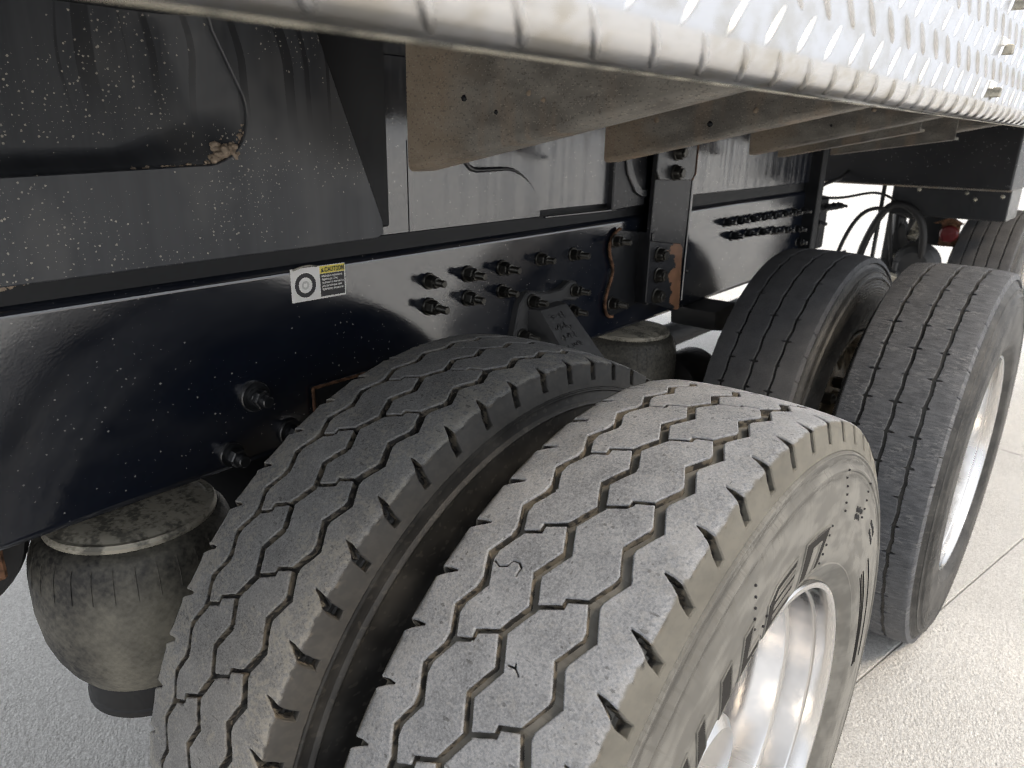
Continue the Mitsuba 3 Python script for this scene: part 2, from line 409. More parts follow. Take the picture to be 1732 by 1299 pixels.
def ringed(w):
    w = np.array(w); r = np.linspace(.458, .395, 60)
    x = np.interp(-r, -w[:, 1], w[:, 0]) + .0010 * np.maximum(0, np.sin((r - .395) / .0079 * 2 * math.pi)) * np.clip((r - .395) / .02, 0, 1)
    return np.vstack([w[w[:, 1] > .459], np.c_[x, r], w[w[:, 1] < .394]])
WALL_R = ringed(WALL)
class Profile:
    def __init__(s, scale=1.0):
        h = np.array(HALF) * [scale, 1]
        full = np.vstack([(h * [-1, 1])[:0:-1], h])
        from scipy.interpolate import PchipInterpolator
        t = np.r_[0, np.cumsum(np.linalg.norm(np.diff(full, axis=0), axis=1))]
        t -= t[-1] / 2
        s.edge = t[-1]
        tt = np.linspace(t[0], t[-1], 600)
        s.t, s.x, s.r = tt, PchipInterpolator(t, full[:, 0])(tt), PchipInterpolator(t, full[:, 1])(tt)
        dx, dz = np.gradient(s.x, tt), np.gradient(s.r, tt)
        l = np.hypot(dx, dz)
        s.nx, s.nr = -dz / l, dx / l
    def at(s, u, h):
        f = lambda a: np.interp(u, s.t, a)
        return f(s.x) + h * f(s.nx), f(s.r) + h * f(s.nr)
PR = Profile()

def wheel_place(x0, y0, prof=PR):
    def place(u, sarc, h):
        x, r = prof.at(u, h)
        th = sarc / R0
        z = np.maximum(r * np.cos(th), GZ + 0.0008)
        return np.c_[x0 + x, y0 - r * np.sin(th), z]
    return place

def carcass(x0, y0, depth, scale=1.0, prof=PR, wall=WALL, deep=0.0):
    us = np.linspace(-prof.edge, prof.edge, 61)
    d = (depth + deep * np.clip((np.abs(us) - .078) / .012, 0, 1)) * np.clip((prof.edge - np.abs(us)) / 0.012, 0, 1)
    x, r = prof.at(us, -d)
    w = np.array(wall)
    w = np.c_[w[:, 0] + (0.1135 * (scale - 1)), w[:, 1]]
    P = np.vstack([(w * [-1, 1])[::-1], np.c_[x, r], w])
    m = lathe(P, 256, "x", (x0, y0, 0))
    m.invert()
    v = m.vertices.copy(); v[:, 2] = np.maximum(v[:, 2], GZ + 0.0004); m.vertices = v
    return m
def facing_out(m):
    return m

PH = 2 * math.pi / 54
def zigzag(c, amp, phase, n0, n1, p=PH):
    pts = []
    for k in range(n0, n1):
        pts += [(c + amp, (phase + k * p) * R0), (c - amp, (phase + 0.5 * p + k * p) * R0)]
    return LineString(pts)

def notch(side, s0, long=1.0, flip=1):
    pts = np.array([(.0935, 0), (.103, .0030), (.1125, .0075), (.122, .0110), (.139, .0130)])
    hw = np.array([.0008, .0032, .0052, .0060, .0056]) * long
    pts[:, 1] *= flip
    a = [(x, s + s0 - w) for (x, s), w in zip(pts, hw)] + [(x, s + s0 + w) for (x, s), w in zip(pts, hw)][::-1]
    return Polygon([(side * x, s) for x, s in a])

def tyre_blocks(W, x0, y0, phase, m, width, jitter, depth=0.0105, seed=0, nicks=()):
    place = wheel_place(x0, y0)
    cs = (-0.0625, -0.003, 0.0605)
    lo, hi = -14, 24
    gr = [zigzag(c, .0075, phase, -40, 40).buffer(w / 2, join_style=2, mitre_limit=3) for c, w in zip(cs, width)]
    cuts = []
    k0 = 0
    for k in range(-34, 34):
        ph = phase + k * PH
        if k % 2 == 0:   # between first and middle groove
            a = [(cs[0] + .006, (ph - .002) * R0), (-.035, (ph - .020) * R0), (-.0355, (ph - .036) * R0), (cs[1] - .008, (ph - .058) * R0)]
        else:            # between middle and outer groove
            a = [(cs[1] + .006, (ph - .002) * R0), (.0295, (ph - .026) * R0), (.0295, (ph - .040) * R0), (cs[2] - .008, (ph - .058) * R0)]
        cuts.append(LineString(a).buffer(0.0023, join_style=2))
    for c in nicks:
        cuts.append(LineString(c).buffer(.0008))
    allcut = unary_union(gr + cuts)
    s_lo, s_hi = (phase + lo * PH) * R0, (phase + hi * PH) * R0
    mid = sbox(-0.0625, s_lo, 0.0605, s_hi).difference(allcut)
    pcs = [g for g in mid.geoms if g.area > 2e-4]
    for n, g in enumerate(sorted(pcs, key=lambda g: (round(g.centroid.x, 2), g.centroid.y))):
        g = g.buffer(-.0008).buffer(.0008)
        put(W + "__tread_block", shell(g, 0.0012, depth + .003, place, step=.0045, inner=.010, jitter=jitter, seed=seed + n), m, 38)
    # the two shoulder ribs go all round, notched along their outer edge
    E = PR.edge - 0.0004
    for side in (-1, 1):
        rib = sbox(0.0605, -math.pi * R0 + .002, E, math.pi * R0 - .002) if side > 0 else sbox(-E, -math.pi * R0 + .002, -0.0625, math.pi * R0 - .002)
        nt = []
        for k in range(-30, 30):
            ph = phase + k * PH
            nt.append(notch(1, (ph - .048 + 0.0) * R0) if side > 0 else notch(-1, (ph + .002) * R0))
        g = rib.difference(unary_union(gr + nt))
        g = max(getattr(g, "geoms", [g]), key=lambda q: q.area)
        put(W + "__shoulder_rib", shell(g, 0.0014, depth + .011, place, step=.005, inner=.0095, jitter=jitter, seed=seed + 90 + side), m, 38)
    # blocks on the far underside of the tyre
    rest = sbox(-0.058, s_hi, 0.056, s_lo + 2 * math.pi * R0).difference(unary_union([LineString([(c, 0), (c, 4)]).buffer(.005) for c in cs]))
    put(W + "__hidden_tread", cat(*[shell(g, .001, depth, place, step=.02, inner=.02) for g in rest.geoms]), m, 38, kind="stuff")

def rib_tyre(W, x0, y0, phase, m, pitch=2 * math.pi / 47, centres=(-.062, .003, .0625), width=.0078, jog=.0034, spur=.0135, depth=.007, scale=1.0, jitter=.0006, seed=0, prof=PR):
    place = wheel_place(x0, y0, prof)
    lim = math.pi * R0 - .002
    cut = []
    n = int(round(2 * math.pi / pitch))
    for c in centres:
        pts = []
        for k in range(-n // 2 - 2, n // 2 + 3):
            s = (phase + k * pitch) * R0
            w = .0010 * math.sin(5.1 * k + 90 * c)
            pts += [(c - jog * .45 + w, s), (c + jog * .45 + w, s + pitch * R0 * .52)]
            if spur:
                l, r = spur * (1.05 + .35 * math.sin(3.3 * k + 50 * c)), spur * (.85 + .35 * math.sin(2.1 * k + 70 * c))
                cut.append(Polygon([(c - l, s + .0006), (c - l * .5, s - .0026), (c, s - .0036), (c + r * .6, s - .0028), (c + r, s - .0004), (c + r * .6, s + .0020), (c, s + .0034), (c - l * .5, s + .0026)]))
        cut.append(LineString(pts).buffer(width / 2, join_style=2))
    E = (0.1130 * scale) + .016
    g = sbox(-E, -lim, E, lim)
    ed = []
    for k in range(-n // 2 - 1, n // 2 + 2):
        for side in (-1, 1):
            s = (phase + (k + .4) * pitch) * R0
            ed.append(Polygon([(side * (.113 * scale - .003), s), (side * (.113 * scale + .03), s + .002), (side * (.113 * scale + .03), s - .002)]))
    g = g.difference(unary_union(cut + ed))
    for i, q in enumerate(sorted([q for q in g.geoms if q.area > .01], key=lambda q: q.centroid.x)):
        put(W + "__tread_rib", shell(q, .0009, depth + .003, place, step=.005, inner=.011, jitter=jitter, seed=seed + i), m, 38)

# ---- rims: every wheel is built of its rim barrel, disc with hand holes, hub and nuts
def hexnut(r, h, dome=0.0):
    a = np.linspace(0, 2 * math.pi, 7)[:-1]
    p = Polygon(np.c_[np.cos(a), np.sin(a)] * r)
    m = shell(p, r * .12, h, lambda u, v, k: np.c_[h + k, u, v])
    if dome:
        m = cat(m, lathe([(h - .001, r * .72), (h + dome * .6, r * .60), (h + dome, r * .25), (h + dome * 1.02, 0.0001)], 16, "x"))
    return m

def disc_wheel(W, x0, y0, m, mode, nuts=True, bright=True):
    """mode 'out': an outer dual wheel, its disc deep inside; 'in': an inner dual wheel, its disc near the outer face"""
    s = 1
    barrel = [(.1150, .2950), (.1170, .2985), (.1215, .2992), (.1242, .2975), (.1246, .2945), (.1238, .2900), (.1200, .2868), (.112, .2850), (.100, .2838), (.0985, .2795), (.096, .2780), (.062, .2755), (.058, .2700), (.054, .2690), (.02, .2630), (.00, .2600), (-.06, .2600), (-.095, .2780), (-.118, .2850), (-.1245, .2945), (-.1215, .2992), (-.1170, .2985), (-.1150, .2950)]
    b = lathe(barrel, 160, "x", (x0, y0, 0))
    put(W + "__rim", b, m, 30)
    xd = -.048 if mode == "out" else .060
    a = np.arange(10) / 10 * 2 * math.pi
    ring = Point(0, 0).buffer(.262, 48)
    for t in a:
        ring = ring.difference(Point(.205 * math.cos(t), .205 * math.sin(t)).buffer(.029, 12))
    ring = ring.difference(Point(0, 0).buffer(.110, 40))
    d = shell(ring, .004, .022, lambda u, v, h: np.c_[x0 + xd + h + .05 * np.clip((.25 - np.hypot(u, v)) / .1, 0, 1) * (0.4 if mode == "in" else -.35), y0 + u, v], step=.02, inner=.02)
    put(W + "__wheel_disc", d, m, 40)
    hub = [(xd - .06, .115), (xd + .02, .112), (xd + .03, .098), (xd + .07, .094), (xd + .105, .082), (xd + .115, .07), (xd + .118, .0001)] if mode == "out" else [(xd - .06, .109), (xd + .06, .106), (xd + .075, .095), (xd + .08, .0001)]
    h = lathe(hub, 64, "x", (x0, y0, 0)); h.invert()
    put(W + "__hub", h, "polished" if bright else "steel_rim", 30)
    if nuts:
        nd = mikit.ply(hexnut(.017, .028, .012), "polished" if bright else "hardware", 30)
        for t in a + math.pi / 10:
            put(W + "__lug_nut", None, None, dict_=nd, at=T().translate([x0 + xd + (-.0175 if mode == "out" else .02), y0 + .1425 * math.cos(t), .1425 * math.sin(t)]))

WX, DB, L2, Y3, X3 = 0.0, 0.3396, 1.4145, 3.6145, -0.222
def wheel(label):
    k = numbered(TR + "__wheel")
    labels[k] = {"label": label}
    return k

# near outer wheel
W = wheel("nearest outer wheel, pale dusty block tread and raised letters on its sidewall")
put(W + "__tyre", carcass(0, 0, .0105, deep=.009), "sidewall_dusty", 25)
tyre_blocks(W, 0, 0, .544, "tread_dusty", (.0084, .0094, .0106), .00050, seed=10, nicks=[[(-.0600, .3165), (-.0522, .3196), (-.0444, .316), (-.0417, .3089), (-.0346, .308), (-.0295, .3115), (-.0293, .3207)], [(.0103, .3928), (.018, .3919), (.0241, .396)], [(.0180, .3919), (.0165, .3885)]])
disc_wheel(W, 0, 0, "polished", "out")
# raised letters: outlines in (angle towards the rear, radius) on the outer sidewall
wx, wr = np.array(WALL)[:, 0], np.array(WALL)[:, 1]
def on_wall(hgt):
    def place(a, b, h):
        x = np.interp(-b, -wr, wx) + hgt + h
        return np.c_[x, -b * np.sin(a / .365), b * np.cos(a / .365)]
    return place
def letter(pts, hole=None):
    p = Polygon([(t * .365, r) for t, r in pts])
    for h in (hole or []):
        p = p.difference(Polygon([(t * .365, r) for t, r in h]))
    return p
glyphs = [
    ("lower case N", [(.036, .3405), (.004, .387), (-.200, .387), (-.135, .3405), (-.095, .3405), (-.140, .3745), (-.058, .3745), (-.020, .3405)][::1], None),
    ("E", [(.297, .338), (.268, .374), (.215, .384), (.075, .384), (.084, .3765), (.205, .3765), (.232, .369), (.088, .369), (.094, .3635), (.235, .3635), (.240, .358), (.098, .358), (.106, .3525), (.245, .3525), (.249, .347), (.112, .347), (.120, .338)], None),
    ("L", [(.468, .338), (.410, .384), (.362, .384), (.414, .3505), (.336, .3505), (.346, .338)], None),
    ("I", [(.592, .338), (.541, .384), (.490, .384), (.528, .338)], None),
    ("slanted stroke", [(.74, .338), (.675, .384), (.640, .384), (.690, .338)], None),
    ("slanted stroke", [(.830, .338), (.770, .384), (.735, .384), (.785, .338)], None)]
for nm, pts, hole in glyphs:
    g = letter(pts).buffer(0)
    out = g.buffer(.0022, join_style=2).difference(g.buffer(.0002, join_style=2))
    put(W + "__letter", shell(g, .0006, .005, on_wall(.0012), step=.006, inner=.008), "rubber_clean", 30)
    for q in getattr(out, "geoms", [out]):
        put(W + "__letter_outline", shell(q, .0005, .005, on_wall(.0017), step=.006), "sidewall_dusty", 30)
# small moulded codes and vent nubs on that sidewall
sp = []
g2 = np.random.default_rng(3)
def nub(th, r, a=.0012, h=.0022):
    x = float(np.interp(-r, -wr, wx))
    return bx(x - .002, x + h, -r * math.sin(th) - a, -r * math.sin(th) + a, r * math.cos(th) - a, r * math.cos(th) + a, .0004)
for t0, r0, t1, r1, n in ((-.30, .452, -.34, .40, 6), (.33, .427, .36, .375, 5), (-.22, .386, -.17, .342, 5), (.26, .372, .40, .330, 7), (-.62, .45, -.60, .40, 5), (.95, .42, .97, .36, 5)):
    for k in range(n):
        f = k / (n - 1)
        sp.append(nub(t0 + (t1 - t0) * f, r0 + (r1 - r0) * f))
for t0, r0, n, rr_ in ((-.50, .405, 7, .3), (-.50, .395, 5, .3), (-.78, .415, 9, .3), (-.80, .403, 8, .3)):
    for k in range(n):
        t = t0 - k * .013
        x = float(np.interp(-r0, -wr, wx)); y, z = -r0 * math.sin(t), r0 * math.cos(t)
        for q in range(2):
            e = g2.uniform(-.002, .002, 2)
            sp.append(bx(x - .002, x + .0012, y + e[0] - .0006, y + e[0] + .0006, z + e[1] - .003, z + e[1] + .003, .0003))
put(W + "__moulded_marks", cat(*sp), "rubber_black", False, kind="stuff")
for k, r in enumerate((.352, .358, .364, .386)):
    put(W + "__moulded_arc", tube([(float(np.interp(-r, -wr, wx)) + .0002, r * math.sin(t), r * math.cos(t)) for t in np.linspace(.95, 1.55, 30)], .0011, 6), "rubber_clean", True)

# near inner wheel
W = wheel("inner wheel beside the frame, grey block tread with worn rounded grooves")
put(W + "__tyre", carcass(-DB, 0, .0105, deep=.009), "sidewall_dark", 25)
tyre_blocks(W, -DB, 0, .534, "tread_dark", (.0084, .0090, .0102), .0011, seed=300)
disc_wheel(W, -DB, 0, "steel_rim", "in", nuts=False, bright=False)

# second axle
W = wheel("second outer wheel, dark ribbed tread with stepped grooves and polished rim")
put(W + "__tyre", carcass(0, L2, .006, wall=WALL_R), "sidewall_dark", 25)
rib_tyre(W, 0, L2, .231, "tread_rib_rubber", jitter=.0013, seed=500)
disc_wheel(W, 0, L2, "polished", "out")
W = wheel("second inner wheel, dark ribbed tread, brown steel disc with hand holes")
put(W + "__tyre", carcass(-DB, L2, .006, wall=WALL_R), "sidewall_dark", 25)
rib_tyre(W, -DB, L2, .185, "tread_far", jog=.0034, spur=.0115, width=.0066, jitter=.0010, seed=520)
disc_wheel(W, -DB, L2, "steel_rim", "in", nuts=True, bright=False)
# third axle, single wheel
PR3 = Profile(1.04)
W = wheel("farthest wheel, single, with straight narrow tread ribs")
put(W + "__tyre", carcass(X3, Y3, .006, 1.04, PR3), "sidewall_dark", 25)
rib_tyre(W, X3, Y3, .1, "tread_far", centres=(-.073, -.022, .028, .079), width=.0055, jog=.0012, spur=0, scale=1.04, seed=540, prof=PR3)
disc_wheel(W, X3, Y3, "polished", "in", nuts=False)

# ---- frame rail: a channel, its web towards us, edges rounded
XW = -0.65
def ztop(y): return 0.6085 + 0.0125 * (y + 0.5)
def zbot(y): return 0.2985 + 0.0208 * (y + 0.57)
def rail_mesh(xw, sign, y0=-2.2, y1=2.10, n=40):
    R = .016
    prof = [(-.085, 0, 0), ]
    V, F = [], []
    ys = np.linspace(y0, y1, n)
    a = np.linspace(0, math.pi / 2, 7)
    for y in ys:
        t, b = ztop(y), zbot(y)
        p = [(-.085, t)] + [(-R + R * math.sin(q), t - R + R * math.cos(q)) for q in a] + [(-R + R * math.cos(q), b + R - R * math.sin(q)) for q in a] + [(-.085, b), (-.085, b + .009), (-.012, b + .009), (-.012, t - .009), (-.085, t - .009)]
        V.append([(xw + sign * u, y, v) for u, v in p])
    k = len(V[0]); V = np.array(V).reshape(-1, 3)
    i = np.arange(k); j = (i + 1) % k
    for q in range(n - 1):
        c, d = q * k, (q + 1) * k
        F += [np.c_[c + i, c + j, d + j], np.c_[c + i, d + j, d + i]]
    m = trimesh.Trimesh(V, np.vstack(F), process=False)
    if m.volume < 0: m.invert()
    return m
FR = put(TR + "__frame_rail", rail_mesh(XW, 1), "paint_gloss", 40, label="glossy black frame rail running the length of the truck, with rows of bolts")
put(TR + "__frame_rail", rail_mesh(-1.53, -1, y1=2.4), "paint_gloss", 40)
put(TR + "__rail_spacer", plate([(-2.2, .575), (2.06, .625), (2.06, .676), (-2.2, .645)], -.735, -.659, .002), "black_matte", False)

# bolts through the rail: washer, hexagon nut and threaded end in one mesh each
def bolt_mesh(rw=.0165, rn=.0135, rs=.0072, ln=.048, seed=0):
    g = np.random.default_rng(seed)
    w = lathe([(0, rw * .9), (0, rw), (.0035, rw), (.0045, rw * .92), (.0046, .0001)], 24, "x"); w.invert()
    n = hexnut(rn, .017); n.apply_transform(trimesh.transformations.rotation_matrix(g.uniform(0, 1), [1, 0, 0])); n.apply_translation([.0045, 0, 0])
    n2 = lathe([(.0215, rn * .78), (.027, rn * .74), (.0275, rs)], 18, "x"); n2.invert()
    s = []
    x = .0215
    while x < ln - .003:
        s += [(x, rs), (x + .0009, rs * .86), (x + .0018, rs)]
        x += .0018
    s += [(ln - .0015, rs), (ln, rs * .8), (ln, .0001)]
    s = lathe(s, 14, "x"); s.invert()
    return cat(w, n, n2, s)
BD = [mikit.ply(bolt_mesh(seed=k, ln=.046 + .002 * k), "hardware", 30) for k in range(3)]
BDB = [mikit.ply(bolt_mesh(seed=k + 5, ln=.040 + .003 * k), "black_metal", 30) for k in range(2)]
def bolt(y, z, x=XW, k=0, black=False, holder=None, s=1.0):
    D = BDB if black else BD
    s *= 1 + .05 * math.sin(7 * k + 31 * y)
    put((holder or FR) + "__bolt", None, None, dict_=D[k % len(D)], at=T().translate([x, y, z]) @ T().rotate([1, 0, 0], 37.0 * k) @ T().scale(s))
for k, (y, z) in enumerate([(.166, .550), (.269, .551), (.370, .551), (.494, .556), (.616, .554), (.165, .502), (.269, .503), (.371, .502)]):
    bolt(y, z, k=k)
ys = np.linspace(1.40, 2.03, 8)
for k, y in enumerate(ys): bolt(y, .571 - .004 * (y - 1.4), k=k, black=True, s=.95)
for k, y in enumerate(np.linspace(1.46, 2.0, 6)): bolt(y, .525 - .05 * max(0, y - 1.6), k=k, black=True, s=.95)
for k, (y, z) in enumerate([(2.03, .455), (2.0, .42)]):
    bolt(y, z, k=k, black=True)
# a slim bolted splice bar runs on past the end of the rail
SB = put(TR + "__splice_bar", bx(-.668, -.652, 2.02, 2.46, .556, .574, .002), "black_metal", False, label="slim black bar with a row of bolts beyond the rail end")
for k, y in enumerate(np.linspace(2.14, 2.44, 6)): bolt(y, .565, -.652, k, True, SB, .95)
S2 = put(TR + "__splice_bar", bx(-.668, -.652, 2.10, 2.27, .502, .516, .002), "black_metal", False)
for k, y in enumerate((2.17, 2.22)): bolt(y, .509, -.652, k, True, S2, .95)
# three large fasteners with wide washers near the air spring
def big_bolt(r1, r2, ln):
    w = lathe([(0, r1), (.006, r1), (.0075, r1 * .93), (.006, r1 * .80), (.006, r2), (.017, r2 * .95), (.019, r2 * .85), (.0185, .011)], 40, "x"); w.invert()
    s = lathe([(.010, .0115), (.026, .0115), (.027, .0095), (ln - .002, .0095), (ln, .008), (ln, .0001)], 20, "x"); s.invert()
    n = hexnut(.0145, .012); n.apply_translation([.017, 0, 0])
    return cat(w, s, n)
for y, z, s in ((-.206, .418, 1.0), (-.254, .335, .82), (-.149, .341, .92)):
    put(FR + "__large_bolt", big_bolt(.0245 * s, .0145 * s, .044), "black_metal", 30, at=T().translate([XW, y, z]))
# rust-edged plate low on the rail behind the tyre
put(FR + "__reinforcing_plate", plate([(-.104, .407), (.30, .412), (.30, .31), (-.095, .30)], XW - .004, XW + .0075, .001), "black_metal", False)
put(FR + "__reinforcing_plate__rusty_edge".replace("__reinforcing_plate__", "__"), cat(tube([(XW + .008, -.104, .300), (XW + .008, -.104, .407)], .0028, 6), tube([(XW + .008, -.104, .407), (XW + .008, .30, .412)], .0028, 6)), "rust", True)

# caution sticker on the rail: white card, tyre picture, yellow heading, black field with lines of print
CS = FR + "__caution_sticker"
sy0, sz0, sw, sh, sl = -.1255, .5525, .1035, .0535, .0
def srot(m):
    return m
def sheet(y0, z0, y1, z1, h):
    return shell(sbox(y0, z0, y1, z1), .00015, .0004, lambda a, b, k: np.c_[XW + .0005 + h + k, sy0 + a, sz0 + b + .006 * (a - .05) * 0])
labels[CS] = {"label": "small white and yellow caution sticker with a tyre picture"}
put(CS, cat(sheet(0, 0, sw, sh, 0), sheet(.0015, .0015, .0525, sh - .003, .0003)), "white_vinyl", False)
def sdisc(cy, cz, r0, r1, h):
    return shell(Point(cy, cz).buffer(r1, 24).difference(Point(cy, cz).buffer(r0, 24)), .0001, .0004, lambda a, b, k: np.c_[XW + .0005 + h + k, sy0 + a, sz0 + b])
def srow(txt, y, z, hgt, h, width=None):
    m = meshkit.text_mesh(txt, hgt, .0003, True)
    v = m.vertices
    if width: v = v * [width / (v[:, 0].max() - v[:, 0].min()), 1, 1]
    return trimesh.Trimesh(np.c_[XW + .0005 + h + v[:, 2], sy0 + y + v[:, 0], sz0 + z + v[:, 1]], m.faces, process=False)
def sput(nm, m, mt):
    put(FR + "__sticker_" + nm, m, mt, False)
sput("tyre_picture", sdisc(.026, .0255, .0125, .0195, .0006), "black_ink")
sput("hub_picture", cat(sdisc(.026, .0255, .0035, .0068, .0006)), "grey_ink")
sput("text_field", sheet(.054, .003, sw - .002, sh - .0135, .0004), "black_ink")
sput("yellow_heading", sheet(.054, sh - .0130, sw - .001, sh - .001, .0005), "yellow_ink")
sput("print", cat(*[srow(t, .0565, sh - .0135 - .0053 * (k + 1), .0033, .0010, w) for k, (t, w) in enumerate([("Maintain wheelnut", .040), ("tightness. See", .031), ("operator's manual for", .043), ("proper torque and", .038), ("tightening sequence.", .042)])]), "white_vinyl")
sput("heading_text", cat(srow("CAUTION", .0625, sh - .0105, .0070, .0010, .038),
     shell(Polygon([(.0558, sh - .0108), (.0615, sh - .0108), (.0586, sh - .0038)]), .0001, .0004, lambda a, b, k: np.c_[XW + .0016 + k, sy0 + a, sz0 + b])), "black_ink")
put(FR + "__sticker_curl", tube(curve([(XW + .002, sy0 + .004, sz0 + sh - .002), (XW + .007, sy0 + .020, sz0 + sh + .0035), (XW + .004, sy0 + .046, sz0 + sh + .0005)], 16), .0016, 6), "zinc_dusty", True)

# ---- torque arm casting bolted to the rail
CB = put(TR + "__cast_bracket", plate([(.394, .405), (.412, .470), (.430, .490), (.452, .494), (.475, .486), (.520, .480), (.560, .484), (.588, .497), (.612, .494), (.630, .472), (.634, .455), (.610, .448), (.575, .456), (.530, .452), (.505, .440), (.480, .415), (.466, .385), (.40, .37)], XW - .002, XW + .018, .003), "casting", 30, label="cast black bracket with lobed flange bolted to the rail behind the near tyre")
arm = np.array([(XW + .016, .440, .455), (XW + .016, .545, .458), (XW + .016, .440, .30), (XW + .016, .60, .30), (XW + .045, .448, .455), (XW + .045, .540, .457), (XW + .155, .47, .30), (XW + .155, .595, .30)])
put(CB + "__arm", trimesh.convex.convex_hull(arm), "casting", False)
em = []
g4 = np.random.default_rng(5)
nrm = np.cross(arm[5] - arm[4], arm[6] - arm[4]); nrm /= np.linalg.norm(nrm)
if nrm[0] < 0: nrm = -nrm
for r in range(4):
    for c in range(4):
        a, b = .25 + .14 * c + g4.uniform(-.02, .02), .12 + .13 * r
        o = arm[4] + a * (arm[5] - arm[4]) + b * (arm[6] - arm[4]) + nrm * .001
        e1 = (arm[5] - arm[4]) / np.linalg.norm(arm[5] - arm[4]); e2 = (arm[6] - arm[4]) / np.linalg.norm(arm[6] - arm[4])
        pts = [o + e1 * u + e2 * v for u, v in (g4.uniform(-.006, .006, (3, 2)) + [(-.004, -.004), (0, .004), (.004, -.003)])]
        em.append(tube(pts, .0014, 5))
put(CB + "__cast_marks", cat(*em), "casting", True, kind="stuff")
for k, (y, z) in enumerate([(.450, .472), (.604, .474), (.420, .40)]): bolt(y, z, XW + .018, k, holder=CB, s=.92)
bolt(.622, .420, XW, 2, s=.9)

# ---- hanger bracket: flange on the rail with rust-edged curve, strap going up to the body, angle plate below
HB = put(TR + "__hanger_bracket", plate([(.793, .597), (.772, .585), (.757, .556), (.768, .525), (.778, .501), (.768, .465), (.755, .430), (.756, .400), (.784, .379), (.90, .395), (.90, .582)], XW - .002, XW + .010, .0015), "black_metal", 30, label="black hanger bracket with rusty edges joining rail and body")
put(HB + "__rusty_rim", tube(curve([(XW + .008, .800, .598), (XW + .008, .772, .585), (XW + .008, .757, .556), (XW + .008, .768, .525), (XW + .008, .778, .501), (XW + .008, .768, .465), (XW + .008, .754, .430), (XW + .008, .757, .398), (XW + .008, .790, .379)], 50), .0040, 8), "rust", True)
put(HB + "__rib", bx(XW, XW + .05, .888, .898, .400, .585, .002), "black_metal", False)
put(HB + "__strap", plate([(.893, .92), (.885, .55), (1.070, .50), (1.082, .92)], -.618, -.606, .0015), "paint_box", False)
put(HB + "__strap_edge", bx(-.66, -.606, 1.084, 1.094, .38, .92, .002), "paint_gloss", False)
put(HB + "__angle_plate", plate([(.868, .568), (1.028, .545), (1.040, .535), (1.052, .368), (1.046, .362), (.868, .410)], -.606, -.594, .002), "paint_rusting", False, label="lower bracket plate with rust along its edge")
put(HB + "__upper_plate", plate([(.88, .92), (.872, .735), (.888, .714), (1.055, .708), (1.070, .722), (1.072, .92)], -.606, -.594, .002, ), "black_metal", False)
put(HB + "__upper_rust", tube([(-.594, 1.071, .92), (-.594, 1.070, .724), (-.594, 1.055, .709)], .003, 6), "rust", True)
put(HB + "__curved_gusset", plate([(.775, .92), (.775, .78), (.79, .73), (.83, .685), (.862, .672), (.885, .672), (.885, .69), (.86, .692), (.835, .71), (.808, .75), (.80, .79), (.80, .92)], XW + .012, XW + .026, .002), "black_metal", 30)
cap = lathe([(0, .020), (.004, .020), (.005, .017), (.016, .0165), (.020, .0145), (.0205, .0001)], 28, "x"); cap.invert()
cap = cat(cap, hexnut(.0125, .026))
CD = mikit.ply(cap, "hardware", 30)
for y, z in ((.912, .529), (.915, .475), (.914, .421), (.963, .778), (.960, .730)):
    put(HB + "__bolt", None, None, dict_=CD, at=T().translate([-.594, y, z]))
bolt(.775, .571, XW + .010, 1, holder=HB); bolt(.775, .416, XW + .010, 2, holder=HB)
bolt(1.115, .46, XW, 1, black=True)
# second hanger strap further along
H2 = put(TR + "__hanger_bracket", bx(-.66, -.605, 2.055, 2.105, .33, .90, .003), "black_matte", False, label="dark vertical hanger strap further along the rail")

# ---- subframe web above the rail, with a doubler plate and weld bead
put(TR + "__stiffener", bx(-.655, -.630, -.16, .062, .66, .95, .003), "black_matte", False)
SF = put(TR + "__subframe", plate([(-.11, .656), (2.06, .668), (2.06, .95), (-.11, .95)], -.665, -.645, .002), "paint_gloss", False, label="black subframe web standing on the frame rail")
put(SF + "__doubler_plate", plate([(.000, .644), (.476, .648), (.474, .672), (.461, .700), (.437, .722), (.400, .742), (.375, .749), (.325, .748), (.27, .75), (.245, .80), (.24, .93), (.0, .93)], -.645, -.636, .002, round_=.004), "paint_gloss", False, label="rain-streaked doubler plate with a curved end")
put(SF + "__weld_bead", tube(curve([(-.638, .249, .765), (-.637, .262, .752), (-.637, .300, .7475), (-.637, .345, .748), (-.637, .378, .747), (-.638, .410, .736), (-.639, .440, .717), (-.640, .462, .694), (-.641, .475, .660)], 60), .0052, 8, 1.15 - .75 * np.linspace(0, 1, 60) ** .7 + .10 * np.sin(np.arange(60) * 1.7)), "black_metal", True)
put(SF + "__seam", tube([(-.6358, .109, .646), (-.6358, .108, .80)], .0011, 5), "black_matte", True)
put(SF + "__bottom_lip", bx(-.640, -.632, .49, .76, .645, .649, .001), "paint_gloss", False)
put(SF + "__post", plate([(.74, .645), (.885, .652), (.885, .95), (.74, .95)], -.645, -.630, .003), "paint_box", False)

